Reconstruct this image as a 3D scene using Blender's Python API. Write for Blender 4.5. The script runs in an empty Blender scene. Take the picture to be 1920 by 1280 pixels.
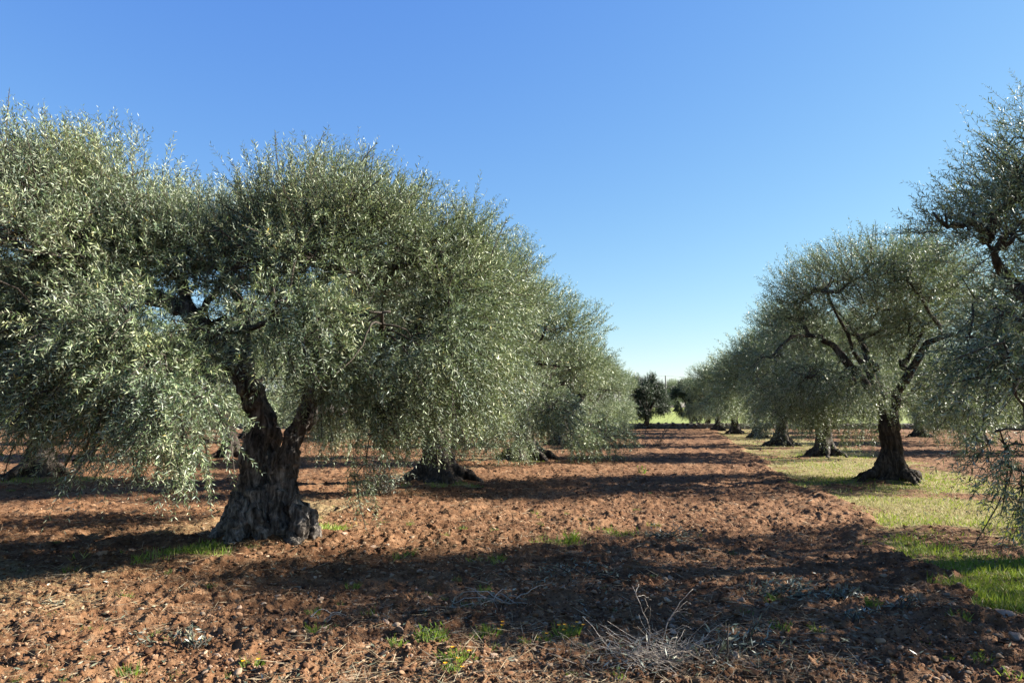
import bpy, math
import numpy as np

# ------------------------------------------------------------------ camera, sky, sun, exposure
S = bpy.context.scene
COL = S.collection
F_PX, CX, CY, CAM_H, PITCH = 1400.0, 960.0, 640.0, 1.6, math.atan(130 / 1400.0)
cam = bpy.data.cameras.new('camera')
cam.lens = F_PX / 1920 * 36
cam.sensor_width = 36
cam.clip_start = 0.05
cam.clip_end = 3000
cam_o = bpy.data.objects.new('camera', cam)
COL.objects.link(cam_o)
cam_o.location = (0, 0, CAM_H)
cam_o.rotation_euler = (math.pi / 2 + PITCH, 0, 0)
S.camera = cam_o

SUN_EL, SUN_AZ = 29.0, 81.0          # degrees; azimuth clockwise from +Y
world = bpy.data.worlds.new('World')
S.world = world
world.use_nodes = True
wn = world.node_tree
bg = wn.nodes['Background']
sky = wn.nodes.new('ShaderNodeTexSky')
sky.sky_type = 'NISHITA'
sky.sun_disc = False
sky.sun_elevation = math.radians(SUN_EL)
sky.sun_rotation = math.radians(SUN_AZ)
sky.altitude = 0
sky.air_density = 1.0
sky.dust_density = 0.15
sky.ozone_density = 4.5
# the photo's air: a deeper blue overhead and a paler, softer horizon (channel-wise power of the sky colour)
sepc = wn.nodes.new('ShaderNodeSeparateColor')
comc = wn.nodes.new('ShaderNodeCombineColor')
wn.links.new(sky.outputs[0], sepc.inputs[0])
for ch, (a_, p_) in enumerate(((.80, 1.10), (.78, .88), (.91, .34))):
    m1 = wn.nodes.new('ShaderNodeMath'); m1.operation = 'MULTIPLY'; m1.inputs[1].default_value = .246
    m2 = wn.nodes.new('ShaderNodeMath'); m2.operation = 'POWER'; m2.inputs[1].default_value = p_
    m3 = wn.nodes.new('ShaderNodeMath'); m3.operation = 'MULTIPLY'; m3.inputs[1].default_value = a_ / .246
    wn.links.new(sepc.outputs[ch], m1.inputs[0]); wn.links.new(m1.outputs[0], m2.inputs[0])
    wn.links.new(m2.outputs[0], m3.inputs[0]); wn.links.new(m3.outputs[0], comc.inputs[ch])
wn.links.new(comc.outputs[0], bg.inputs[0])
bg.inputs[1].default_value = 0.0517

sun = bpy.data.lights.new('sun', 'SUN')
sun.energy = 5.0
sun.angle = math.radians(0.5)
sun.color = (1.0, 0.94, 0.85)
sun_o = bpy.data.objects.new('sun', sun)
COL.objects.link(sun_o)
sun_o.rotation_euler = (math.radians(90 - SUN_EL), 0, math.radians(180 - SUN_AZ))
sun_o.location = (30, 0, 30)

S.view_settings.view_transform = 'Standard'
S.view_settings.look = 'None'
S.view_settings.gamma = 1
S.view_settings.use_curve_mapping = False
S.view_settings.exposure = 2.24
S.render.engine = 'CYCLES'
S.cycles.max_bounces = 5
S.cycles.diffuse_bounces = 3
S.cycles.transmission_bounces = 3

ROW = 0.227                            # the rows run along (ROW, 1)

# ------------------------------------------------------------------ helpers
def ray(px, py):
    x, y, z = (px - CX) / F_PX, 1.0, -(py - CY) / F_PX
    c, s = math.cos(PITCH), math.sin(PITCH)
    return np.array([x, y * c - z * s, y * s + z * c])

def ground_at(px, py, z=0.0):
    d = ray(px, py)
    return np.array([0, 0, CAM_H]) + d * ((z - CAM_H) / d[2])

def at(px, py, Y):
    d = ray(px, py)
    return np.array([0, 0, CAM_H]) + d * (Y / d[1])

def norm(v):
    return v / np.maximum(np.linalg.norm(v, axis=-1, keepdims=True), 1e-9)

def _hash(ix, iy, iz, seed):
    h = (ix.astype(np.uint32) * np.uint32(374761393) + iy.astype(np.uint32) * np.uint32(668265263)
         + iz.astype(np.uint32) * np.uint32(2147483647) + np.uint32((seed * 1274126177) & 0xFFFFFFFF))
    h = (h ^ (h >> np.uint32(13))) * np.uint32(1274126177)
    h = h ^ (h >> np.uint32(16))
    return (h & np.uint32(0xFFFFFF)).astype(np.float32) / np.float32(0xFFFFFF)

def vnoise(p, seed=0):                 # value noise 0..1
    p = np.asarray(p, dtype=np.float64)
    f = np.floor(p)
    i = f.astype(np.int64)
    t = (p - f).astype(np.float32)
    t = t * t * t * (t * (t * 6 - 15) + 10)
    out = np.zeros(len(p), np.float32)
    for dx in (0, 1):
        wx = t[:, 0] if dx else 1 - t[:, 0]
        for dy in (0, 1):
            wy = t[:, 1] if dy else 1 - t[:, 1]
            for dz in (0, 1):
                wz = t[:, 2] if dz else 1 - t[:, 2]
                out += wx * wy * wz * _hash(i[:, 0] + dx, i[:, 1] + dy, i[:, 2] + dz, seed)
    return out

def fbm(p, octv=4, seed=0, gain=0.5):
    p = np.asarray(p, dtype=np.float64)
    a, s, tot = 1.0, 0.0, 0.0
    for o in range(octv):
        s = s + a * vnoise(p * (2.03 ** o) + 17.3 * o, seed + o)
        tot += a
        a *= gain
    return s / tot

def xy0(x, y, f=1.0):
    return np.stack([x * f, y * f, np.zeros_like(x)], -1)

def sstep(a, b, x):
    t = np.clip((x - a) / (b - a), 0, 1)
    return t * t * (3 - 2 * t)

class MB:                              # collects pieces of ONE mesh
    def __init__(self):
        self.v, self.q, self.t, self.n = [], [], [], 0
    def add(self, v, quads=None, tris=None):
        v = np.asarray(v, np.float32).reshape(-1, 3)
        if quads is not None and len(quads):
            self.q.append(np.asarray(quads, np.int64) + self.n)
        if tris is not None and len(tris):
            self.t.append(np.asarray(tris, np.int64) + self.n)
        self.v.append(v)
        self.n += len(v)
    def tube(self, pts, rad, sides=6, cap=True):
        pts = np.asarray(pts, float)
        rad = np.asarray(rad, float) * np.ones(len(pts))
        tan = norm(np.gradient(pts, axis=0))
        ref = np.array([0.31, 0.2, 0.93]) if abs(tan[len(pts) // 2][2]) < 0.8 else np.array([0.9, 0.4, 0.1])
        e1 = norm(np.cross(tan, ref))
        e2 = np.cross(tan, e1)
        a = np.arange(sides) * 2 * math.pi / sides
        ring = pts[:, None] + rad[:, None, None] * (np.cos(a)[None, :, None] * e1[:, None] + np.sin(a)[None, :, None] * e2[:, None])
        n = len(pts)
        i, j = np.meshgrid(np.arange(n - 1), np.arange(sides), indexing='ij')
        j2 = (j + 1) % sides
        q = np.stack([i * sides + j, i * sides + j2, (i + 1) * sides + j2, (i + 1) * sides + j], -1).reshape(-1, 4)
        v = ring.reshape(-1, 3)
        tr = None
        if cap:
            v = np.concatenate([v, pts[:1], pts[-1:]])
            k = np.arange(sides)
            k2 = (k + 1) % sides
            b, e = n * sides, n * sides + 1
            tr = np.concatenate([np.stack([np.full(sides, b), k2, k], -1),
                                 np.stack([np.full(sides, e), (n - 1) * sides + k, (n - 1) * sides + k2], -1)])
        self.add(v, q, tr)
    def twigs(self, p0, p1, p2, r):    # many 3-sided two-piece twigs at once
        n = len(p0)
        P = np.stack([p0, p1, p2], 1)
        tan = norm(p2 - p0)
        e1 = norm(np.cross(tan, np.array([0.37, 0.61, 0.7])))
        e2 = np.cross(tan, e1)
        vs = []
        for k, f in enumerate((1.0, 0.8, 0.35)):
            for a in (0, 2.0944, 4.18879):
                vs.append(P[:, k] + (r * f)[:, None] * (math.cos(a) * e1 + math.sin(a) * e2))
        v = np.stack(vs, 1).reshape(-1, 3)
        b = (np.arange(n) * 9)[:, None, None]
        base = []
        for k in (0, 3):
            for j in range(3):
                base.append([k + j, k + (j + 1) % 3, k + 3 + (j + 1) % 3, k + 3 + j])
        self.add(v, (b + np.array(base)[None]).reshape(-1, 4))
    def leaves(self, p, A, N, L, W, wide=0.42):
        B = norm(np.cross(N, A))
        m = p + A * (L * wide)[:, None]
        h = B * (W * 0.5)[:, None]
        v = np.stack([p, m - h, p + A * L[:, None], m + h], 1).reshape(-1, 3)
        self.add(v, np.arange(len(p) * 4).reshape(-1, 4))
    def mesh(self, name, smooth=False):
        me = bpy.data.meshes.new(name)
        v = np.concatenate(self.v) if self.v else np.zeros((0, 3), np.float32)
        q = np.concatenate(self.q).ravel() if self.q else np.zeros(0, np.int64)
        t = np.concatenate(self.t).ravel() if self.t else np.zeros(0, np.int64)
        me.vertices.add(len(v))
        me.vertices.foreach_set('co', v.astype(np.float32).ravel())
        me.loops.add(len(q) + len(t))
        me.loops.foreach_set('vertex_index', np.concatenate([q, t]).astype(np.int32))
        nq, nt = len(q) // 4, len(t) // 3
        me.polygons.add(nq + nt)
        me.polygons.foreach_set('loop_start', np.concatenate([np.arange(nq) * 4, nq * 4 + np.arange(nt) * 3]).astype(np.int32))
        if smooth:
            me.polygons.foreach_set('use_smooth', np.ones(nq + nt, bool))
        me.update(calc_edges=True)
        return me
    def build(self, name, mat, parent=None, smooth=False):
        return link(name, self.mesh(name, smooth), mat, parent)

def link(name, me, mat, parent=None):
    o = bpy.data.objects.new(name, me)
    COL.objects.link(o)
    if mat is not None:
        me.materials.clear()
        me.materials.append(mat)
    if parent is not None:
        o.parent = parent
    return o

def tag(o, label=None, cat=None, group=None, kind=None):
    if label: o['label'] = label
    if cat: o['category'] = cat
    if group: o['group'] = group
    if kind: o['kind'] = kind
    return o

def empty(name, loc, rz=0, scale=1.0):
    o = bpy.data.objects.new(name, None)
    COL.objects.link(o)
    o.empty_display_size = 0.2
    o.location = tuple(float(c) for c in loc)
    o.rotation_euler = (0, 0, rz)
    o.scale = (scale,) * 3 if np.isscalar(scale) else scale
    return o

def dup(root, loc, rz=0, scale=1.0):
    r = root.copy()
    COL.objects.link(r)
    r.location = tuple(float(c) for c in loc)
    r.rotation_euler = (0, 0, rz)
    r.scale = (scale,) * 3 if np.isscalar(scale) else scale
    for ch in root.children:
        c = ch.copy()
        COL.objects.link(c)
        c.parent = r
    return r

# ------------------------------------------------------------------ materials
def mat(name):
    m = bpy.data.materials.new(name)
    m.use_nodes = True
    nt = m.node_tree
    return m, nt, nt.nodes['Principled BSDF'], nt.nodes['Material Output']

def node(nt, kind, **kw):
    n = nt.nodes.new(kind)
    for k, v in kw.items():
        if hasattr(n, k):
            setattr(n, k, v)
        else:
            n.inputs[k].default_value = v
    return n

def ramp(nt, src, stops, interp='LINEAR'):
    r = nt.nodes.new('ShaderNodeValToRGB')
    r.color_ramp.interpolation = interp
    el = r.color_ramp.elements
    while len(el) < len(stops):
        el.new(0.5)
    for e, (p, c) in zip(el, stops):
        e.position = p
        e.color = (*c, 1)
    nt.links.new(src, r.inputs[0])
    return r.outputs[0]

def mixc(nt, fac, a, b, mode='MIX'):
    m = nt.nodes.new('ShaderNodeMix')
    m.data_type = 'RGBA'
    m.blend_type = mode
    for s, i in ((fac, 0), (a, 6), (b, 7)):
        if hasattr(s, 'links') or hasattr(s, 'is_linked'):
            nt.links.new(s, m.inputs[i])
        elif i == 0:
            m.inputs[0].default_value = s
        else:
            m.inputs[i].default_value = (*s, 1)
    return m.outputs[2]

def leaf_material(name, tops, under, trans, tr_col, rough=0.42, spec=0.5, clump=False):
    m, nt, p, out = mat(name)
    geo = node(nt, 'ShaderNodeNewGeometry')
    top = ramp(nt, geo.outputs['Random Per Island'], tops)
    if under:
        und = ramp(nt, geo.outputs['Random Per Island'], under)
        col = mixc(nt, geo.outputs['Backfacing'], top, und)
    else:
        col = top
    if clump:                          # shoots differ a little in hue from bough to bough
        tc = node(nt, 'ShaderNodeTexCoord')
        n = node(nt, 'ShaderNodeTexNoise', Scale=1.7, Detail=3.0, Roughness=0.6)
        nt.links.new(tc.outputs['Object'], n.inputs[0])
        col = mixc(nt, 1.0, col, ramp(nt, n.outputs[0], [(.32, (.68, .76, .84)), (.5, (1, 1, 1)), (.68, (1.2, 1.13, .92))]), 'MULTIPLY')
    nt.links.new(col, p.inputs['Base Color'])
    p.inputs['Roughness'].default_value = rough
    p.inputs['Specular IOR Level'].default_value = spec
    t = node(nt, 'ShaderNodeBsdfTranslucent')
    t.inputs[0].default_value = (*tr_col, 1)
    mx = node(nt, 'ShaderNodeMixShader')
    mx.inputs[0].default_value = trans
    nt.links.new(p.outputs[0], mx.inputs[1])
    nt.links.new(t.outputs[0], mx.inputs[2])
    nt.links.new(mx.outputs[0], out.inputs[0])
    return m

M_LEAF = leaf_material('olive_leaf',
    [(0.0, (0.0157, 0.0348, 0.013)), (.34, (0.0653, 0.1044, 0.04)), (.64, (0.1348, 0.1783, 0.0818)), (.86, (0.2436, 0.2741, 0.1522)), (.986, (0.2958, 0.3132, 0.1827)), (.995, (0.2436, 0.1827, 0.0261))],
    [(0.0, (0.1131, 0.1479, 0.0957)), (.6, (0.2523, 0.2871, 0.2001)), (.986, (0.3828, 0.4002, 0.3045)), (.995, (0.261, 0.2088, 0.0696))],
    0.13, (0.2262, 0.2871, 0.0957), rough=.50, spec=.32, clump=True)
M_LEAF_DARK = leaf_material('dark_leaf', [(0.0, (0.0104, 0.0209, 0.0104)), (.6, (0.0278, 0.047, 0.0209)), (1.0, (0.0566, 0.0783, 0.0348))], None, .08, (0.0522, 0.0783, 0.0174), .45, .4)  # darker leaf colour for the trees by the wall
M_WOOD = leaf_material('far_foliage', [(0.0, (0.0261, 0.0391, 0.0174)), (1.0, (0.0653, 0.0827, 0.0391))], None, .1, (0.087, 0.1131, 0.0348), .7, .2)
M_LEAF_CUT = leaf_material('cut_olive_leaf',
    [(0.0, (0.0478, 0.0696, 0.0435)), (.6, (0.1131, 0.1305, 0.087)), (1.0, (0.2001, 0.1914, 0.1218))],
    [(0.0, (0.1305, 0.1566, 0.1305)), (1.0, (0.261, 0.2784, 0.2262))], 0.1, (0.174, 0.1914, 0.087))
M_GRASS = leaf_material('grass_blade',
    [(0.0, (0.0478, 0.1087, 0.0087)), (.26, (0.0957, 0.187, 0.0157)), (.62, (0.1653, 0.2349, 0.0305)), (.88, (0.261, 0.2523, 0.0696)), (1.0, (0.348, 0.2958, 0.1305))], None,
    0.3, (0.2175, 0.2784, 0.0261), 0.6, 0.25)
M_DRYGRASS = leaf_material('dry_grass_blade', [(0.0, (0.1566, 0.1653, 0.0435)), (.4, (0.2784, 0.2523, 0.0957)), (1.0, (0.4002, 0.3567, 0.2001))], None, .25, (0.348, 0.3132, 0.1305), .7, .2)
M_GREEN = leaf_material('weed_blade',
    [(0.0, (0.0261, 0.0566, 0.0122)), (.6, (0.0609, 0.0957, 0.0191)), (1.0, (0.1392, 0.1522, 0.0391))], None, 0.3, (0.1914, 0.2958, 0.0261), 0.55, 0.3)
M_STRAW = leaf_material('dry_straw',
    [(0.0, (0.1305, 0.0914, 0.0478)), (.5, (0.2175, 0.161, 0.0914)), (1.0, (0.3132, 0.261, 0.174))], None, 0.1, (0.348, 0.261, 0.1305), 0.7, 0.2)
M_PETAL = leaf_material('orange_petal',
    [(0.0, (0.609, 0.1914, 0.0087)), (1.0, (0.6525, 0.3654, 0.0174))], None, 0.25, (0.696, 0.348, 0.0174), 0.6, 0.2)

def bark_material(name, dark, mid, light, scale=1.0):
    m, nt, p, out = mat(name)
    tc = node(nt, 'ShaderNodeTexCoord')
    mp = node(nt, 'ShaderNodeMapping')
    mp.inputs['Scale'].default_value = (9 * scale, 9 * scale, 2.2 * scale)
    nt.links.new(tc.outputs['Object'], mp.inputs[0])
    n1 = node(nt, 'ShaderNodeTexNoise', Scale=1.6, Detail=9.0, Roughness=0.68, Distortion=0.6)
    nt.links.new(mp.outputs[0], n1.inputs[0])
    n2 = node(nt, 'ShaderNodeTexNoise', Scale=2.3, Detail=4.0, Roughness=0.6)
    nt.links.new(tc.outputs['Object'], n2.inputs[0])
    c1 = ramp(nt, n1.outputs[0], [(.36, dark), (.50, mid), (.66, light)])
    c2 = ramp(nt, n2.outputs[0], [(.42, (1, 1, 1)), (.62, (.62, .56, .50))])
    col = mixc(nt, 1.0, c1, c2, 'MULTIPLY')
    nt.links.new(col, p.inputs['Base Color'])
    p.inputs['Roughness'].default_value = 0.9
    p.inputs['Specular IOR Level'].default_value = 0.2
    b = node(nt, 'ShaderNodeBump', Strength=0.9, Distance=0.03)
    nt.links.new(n1.outputs[0], b.inputs['Height'])
    nt.links.new(b.outputs[0], p.inputs['Normal'])
    return m

M_BARK = bark_material('olive_bark', (0.0087, 0.007, 0.0052), (0.0391, 0.0313, 0.0244), (0.1131, 0.0957, 0.0783))
M_BARK_OLD_LIT = bark_material('old_grey_bark_lit', (.010, .009, .008), (.088, .083, .078), (.29, .275, .255))  # grey bark, its colour lightened to stand in for dappled sun on the trunk
M_TWIG = bark_material('olive_twig', (0.0261, 0.0218, 0.0174), (0.0609, 0.0505, 0.0391), (0.1044, 0.087, 0.0696), 2.0)
M_DRYWOOD = bark_material('dry_wood', (0.2262, 0.1914, 0.1566), (0.3828, 0.3306, 0.2697), (0.5046, 0.4611, 0.3915), 3.0)

def soil_material():
    m, nt, p, out = mat('red_soil')
    tc = node(nt, 'ShaderNodeTexCoord')
    o = tc.outputs['Object']
    def nz(scale, detail, rough=0.6):
        n = node(nt, 'ShaderNodeTexNoise', Scale=scale, Detail=detail, Roughness=rough)
        nt.links.new(o, n.inputs[0])
        return n.outputs[0]
    big, mid, fine = nz(.55, 5), nz(6.0, 6, .65), nz(38.0, 5, .7)
    c = ramp(nt, mid, [(.28, (0.0313, 0.0148, 0.0078)), (.46, (0.1201, 0.06, 0.0287)), (.62, (0.1723, 0.0974, 0.0513)), (.76, (0.2349, 0.1522, 0.0887))])
    c = mixc(nt, 0.5, c, ramp(nt, fine, [(.3, (.35, .32, .30)), (.52, (1, 1, 1)), (.74, (1.6, 1.68, 1.75))]), 'MULTIPLY')
    c = mixc(nt, 1.0, c, ramp(nt, big, [(.34, (.72, .68, .66)), (.62, (1.15, 1.16, 1.16))]), 'MULTIPLY')
    # pale limestone crumbs pressed into the surface
    vo = node(nt, 'ShaderNodeTexVoronoi', Scale=21.0)
    nt.links.new(o, vo.inputs['Vector'])
    chip = ramp(nt, vo.outputs['Distance'], [(.16, (1, 1, 1)), (.24, (0, 0, 0))])
    sep = node(nt, 'ShaderNodeSeparateColor')
    nt.links.new(vo.outputs['Color'], sep.inputs[0])
    keep = ramp(nt, sep.outputs[0], [(.66, (0, 0, 0)), (.69, (1, 1, 1))])
    chip = mixc(nt, 1.0, chip, keep, 'MULTIPLY')
    c = mixc(nt, chip, c, (0.2349, 0.1653, 0.1087))
    # turf where the strip is left unploughed, dry stubble elsewhere
    at1 = node(nt, 'ShaderNodeAttribute', attribute_name='turf')
    at2 = node(nt, 'ShaderNodeAttribute', attribute_name='dry')
    tm = node(nt, 'ShaderNodeMath', operation='MULTIPLY_ADD')
    nt.links.new(fine, tm.inputs[0]); tm.inputs[1].default_value = 1.3; tm.inputs[2].default_value = -0.65
    def mask(attr):
        a = node(nt, 'ShaderNodeMath', operation='ADD', use_clamp=True)
        nt.links.new(attr.outputs['Fac'], a.inputs[0]); nt.links.new(tm.outputs[0], a.inputs[1])
        return ramp(nt, a.outputs[0], [(.42, (0, 0, 0)), (.62, (1, 1, 1))])
    c = mixc(nt, mask(at2), c, (0.187, 0.1348, 0.0679))
    c = mixc(nt, mask(at1), c, ramp(nt, mid, [(.3, (0.087, 0.0827, 0.0244)), (.5, (0.174, 0.1436, 0.0609)), (.7, (0.2436, 0.1827, 0.0957))]))
    nt.links.new(c, p.inputs['Base Color'])
    p.inputs['Roughness'].default_value = 0.95
    p.inputs['Specular IOR Level'].default_value = 0.1
    ad = node(nt, 'ShaderNodeMath', operation='ADD')
    nt.links.new(mid, ad.inputs[0]); nt.links.new(fine, ad.inputs[1])
    b = node(nt, 'ShaderNodeBump', Strength=0.8, Distance=0.03)
    nt.links.new(ad.outputs[0], b.inputs['Height'])
    nt.links.new(b.outputs[0], p.inputs['Normal'])
    return m

def lump_material(name, stops, nscale=14.0, rough=0.9):
    m, nt, p, out = mat(name)
    geo = node(nt, 'ShaderNodeNewGeometry')
    tc = node(nt, 'ShaderNodeTexCoord')
    n = node(nt, 'ShaderNodeTexNoise', Scale=nscale, Detail=6.0, Roughness=0.65)
    nt.links.new(tc.outputs['Object'], n.inputs[0])
    c = ramp(nt, geo.outputs['Random Per Island'], stops)
    c = mixc(nt, 1.0, c, ramp(nt, n.outputs[0], [(.3, (.62, .56, .52)), (.6, (1.1, 1.1, 1.1))]), 'MULTIPLY')
    nt.links.new(c, p.inputs['Base Color'])
    p.inputs['Roughness'].default_value = rough
    p.inputs['Specular IOR Level'].default_value = 0.15
    b = node(nt, 'ShaderNodeBump', Strength=0.6, Distance=0.01)
    nt.links.new(n.outputs[0], b.inputs['Height'])
    nt.links.new(b.outputs[0], p.inputs['Normal'])
    return m

M_SOIL = soil_material()
M_CLOD = lump_material('soil_clod', [(0, (0.0391, 0.0183, 0.0096)), (.5, (0.1183, 0.0592, 0.0287)), (.78, (0.174, 0.1027, 0.0574)), (.93, (0.2262, 0.1566, 0.0974)), (1, (0.2958, 0.2262, 0.1566))], 9.0, 0.95)
M_STONE = lump_material('pale_limestone', [(0, (0.174, 0.1131, 0.074)), (.5, (0.2349, 0.1653, 0.1175)), (1, (0.2958, 0.2349, 0.1783))], 11.0)
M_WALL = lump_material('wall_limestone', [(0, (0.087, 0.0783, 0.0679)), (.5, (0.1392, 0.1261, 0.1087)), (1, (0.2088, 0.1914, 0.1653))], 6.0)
m, nt, p, out = mat('green_crop')
tc = node(nt, 'ShaderNodeTexCoord')
n = node(nt, 'ShaderNodeTexNoise', Scale=0.35, Detail=8.0, Roughness=0.7)
nt.links.new(tc.outputs['Object'], n.inputs[0])
nt.links.new(ramp(nt, n.outputs[0], [(.3, (0.0957, 0.1218, 0.007)), (.6, (0.1392, 0.1653, 0.0113)), (.75, (0.174, 0.1827, 0.0261))]), p.inputs['Base Color'])
p.inputs['Roughness'].default_value = 0.9
M_FIELD = m
m, nt, p, out = mat('weathered_pole_wood')
p.inputs['Base Color'].default_value = (.09, .085, .08, 1)
p.inputs['Roughness'].default_value = 0.85
M_POLE = m

# ------------------------------------------------------------------ the ground
EDGE_L, EDGE_R = 2.35, 7.2             # the unploughed turf strip under the right-hand row, in u = x - ROW*y
BASES = [ground_at(*p) for p in ((498, 1021), (820, 905), (985, 862), (1675, 905), (1545, 858), (75, 897))]

PATCHES = [(ground_at(380, 1046), .55, .36, .62), (ground_at(612, 1002), .42, .40, .72), (ground_at(690, 1056), .5, .3, .42), (ground_at(290, 1055), .8, .5, .42),
           (ground_at(825, 912), .8, .6, .7), (ground_at(985, 868), 1.2, .8, .6), (ground_at(80, 903), 1.4, .8, .6), (ground_at(930, 1062), .4, .25, .38), (ground_at(1220, 1005), .8, .4, .45),
           (ground_at(1060, 1025), .4, .3, .5)]

def masks(x, y):
    u = x - ROW * y + 0.62 * (fbm(xy0(x, y, 1.1), 4, 71, .68) - 0.5) * 2
    n = fbm(xy0(x, y, .9), 4, 5)
    turf = sstep(EDGE_L - .25, EDGE_L + .45, u) * (1 - sstep(EDGE_R - .6, EDGE_R + .6, u))
    turf = turf * np.clip(0.70 + 1.5 * (n - 0.45), 0.34, 1)
    turf = turf * np.clip(.05 + 1.75 * fbm(xy0(x, y, 1.9), 4, 7, .62), .35, 1)
    near = sstep(15.0, 9.0, y) * sstep(EDGE_L + 3.2, EDGE_L + 1.2, u)
    turf = turf * (1 - 0.25 * near * sstep(.5, .42, n))
    nf = fbm(xy0(x, y, 2.6), 4, 6)
    for c, rx, ry, k in PATCHES:
        d = np.hypot((x - c[0]) / rx, (y - c[1]) / ry)
        turf = np.maximum(turf, k * sstep(1.15, .35, d + 2.2 * (nf - .5)))
    ul = x - ROW * y
    dry = 0.5 * sstep(2.2, .3, np.abs(ul + 5.0 + 1.2)) * sstep(.36, .6, fbm(xy0(x, y, .7), 4, 33)) + 0.22 * sstep(.5, .66, fbm(xy0(x, y, 1.7), 3, 37))
    return turf, dry

def ground_z(x, y):
    x = np.atleast_1d(np.asarray(x, float)); y = np.atleast_1d(np.asarray(y, float))
    turf, _ = masks(x, y)
    u = x - ROW * y
    z = 0.10 * (fbm(xy0(x, y, .22), 3, 1) - .5)
    wob = u + .35 * (fbm(xy0(x, y, .5), 2, 2) - .5)
    rough = np.clip(1 - turf * 1.15, .12, 1)
    z += rough * 0.010 * np.sin(wob * 2 * math.pi / .62)
    c1 = fbm(xy0(x, y, 3.2), 3, 11)
    c2 = np.abs(vnoise(xy0(x, y, 8.5), 12) - .5) * 2
    c3 = np.abs(vnoise(xy0(x, y, 19.0), 13) - .5) * 2
    c4 = vnoise(xy0(x, y, 43.0), 14)
    z += rough * (.045 * (c1 - .5) + .034 * (1 - c2) ** 1.5 * sstep(.35, .65, c1) - .020 * c2 + .026 * (1 - c3) + .020 * c4)
    # the plough left a small bank along the turf edge
    un = u + .62 * (fbm(xy0(x, y, 1.1), 4, 71, .68) - 0.5) * 2
    z += .07 * np.exp(-((un - EDGE_L + .05) / .22) ** 2) * (.4 + fbm(xy0(x, y, 2.0), 2, 8))
    for b in BASES:
        z += .10 * np.exp(-((x - b[0]) ** 2 + (y - b[1]) ** 2) / .9)
    return z.astype(np.float32)

def build_ground():
    dense = np.radians(np.linspace(-50, 50, 1000))
    rest = np.radians(np.linspace(50, 310, 80)[1:-1])
    th = np.concatenate([dense, rest])
    r = np.concatenate([np.geomspace(.3, 3.2, 24)[:-1], np.geomspace(3.2, 70, 640)[:-1], np.geomspace(70, 1500, 36)])
    R, T = np.meshgrid(r, th, indexing='ij')
    X, Y = (R * np.sin(T)).ravel(), (R * np.cos(T)).ravel()
    Z = ground_z(X, Y)
    Z = Z * (1 - sstep(60, 80, R.ravel()))
    nr, na = len(r), len(th)
    i, j = np.meshgrid(np.arange(nr - 1), np.arange(na), indexing='ij')
    j2 = (j + 1) % na
    q = np.stack([i * na + j, i * na + j2, (i + 1) * na + j2, (i + 1) * na + j], -1).reshape(-1, 4)[:, ::-1]
    mb = MB()
    mb.add(np.stack([X, Y, Z], -1), q, np.array([[0, k + 1, k] for k in range(1, na - 1)])[:, ::-1] * 1)
    me = mb.mesh('ground', True)
    turf, dry = masks(X, Y)
    for nm, a in (('turf', turf), ('dry', dry)):
        at_ = me.attributes.new(nm, 'FLOAT', 'POINT')
        at_.data.foreach_set('value', a.astype(np.float32))
    o = link('ground', me, M_SOIL)
    tag(o, 'ploughed red earth between the rows of olive trees with a grassy strip', 'ground', kind='structure')

build_ground()

def build_field():
    xs, ys = np.linspace(-160, 260, 110), np.concatenate([np.linspace(66, 180, 60), np.linspace(190, 900, 20)])
    X, Y = np.meshgrid(xs, ys, indexing='xy')
    z = 0.25 + 2.2 * sstep(66, 190, Y) + .25 * (fbm(xy0(X.ravel(), Y.ravel(), .05), 2, 3).reshape(X.shape) - .5)
    mb = MB()
    n, w = len(ys), len(xs)
    i, j = np.meshgrid(np.arange(n - 1), np.arange(w - 1), indexing='ij')
    mb.add(np.stack([X.ravel(), Y.ravel(), z.ravel()], -1), np.stack([i * w + j, i * w + j + 1, (i + 1) * w + j + 1, (i + 1) * w + j], -1).reshape(-1, 4))
    tag(mb.build('green_field', M_FIELD, smooth=True), 'bright green crop field rising gently beyond the stone wall', 'field', kind='structure')

build_field()

# ------------------------------------------------------------------ olive trees
UP = np.array([0, 0, 1.0])

def curve(pts, n, rng, jit=0.03):      # Catmull-Rom through pts with some crookedness
    P = np.asarray(pts, float)
    P = np.concatenate([2 * P[:1] - P[1:2], P, 2 * P[-1:] - P[-2:-1]])
    out = []
    segs = len(P) - 3
    for t in np.linspace(0, segs - 1e-6, n):
        i = int(t); f = t - i
        a, b, c, d = P[i:i + 4]
        out.append(.5 * ((2 * b) + (c - a) * f + (2 * a - 5 * b + 4 * c - d) * f * f + (3 * b - a - 3 * c + d) * f ** 3))
    out = np.array(out)
    out[1:-1] += rng.normal(0, jit, out[1:-1].shape)
    return out

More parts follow.
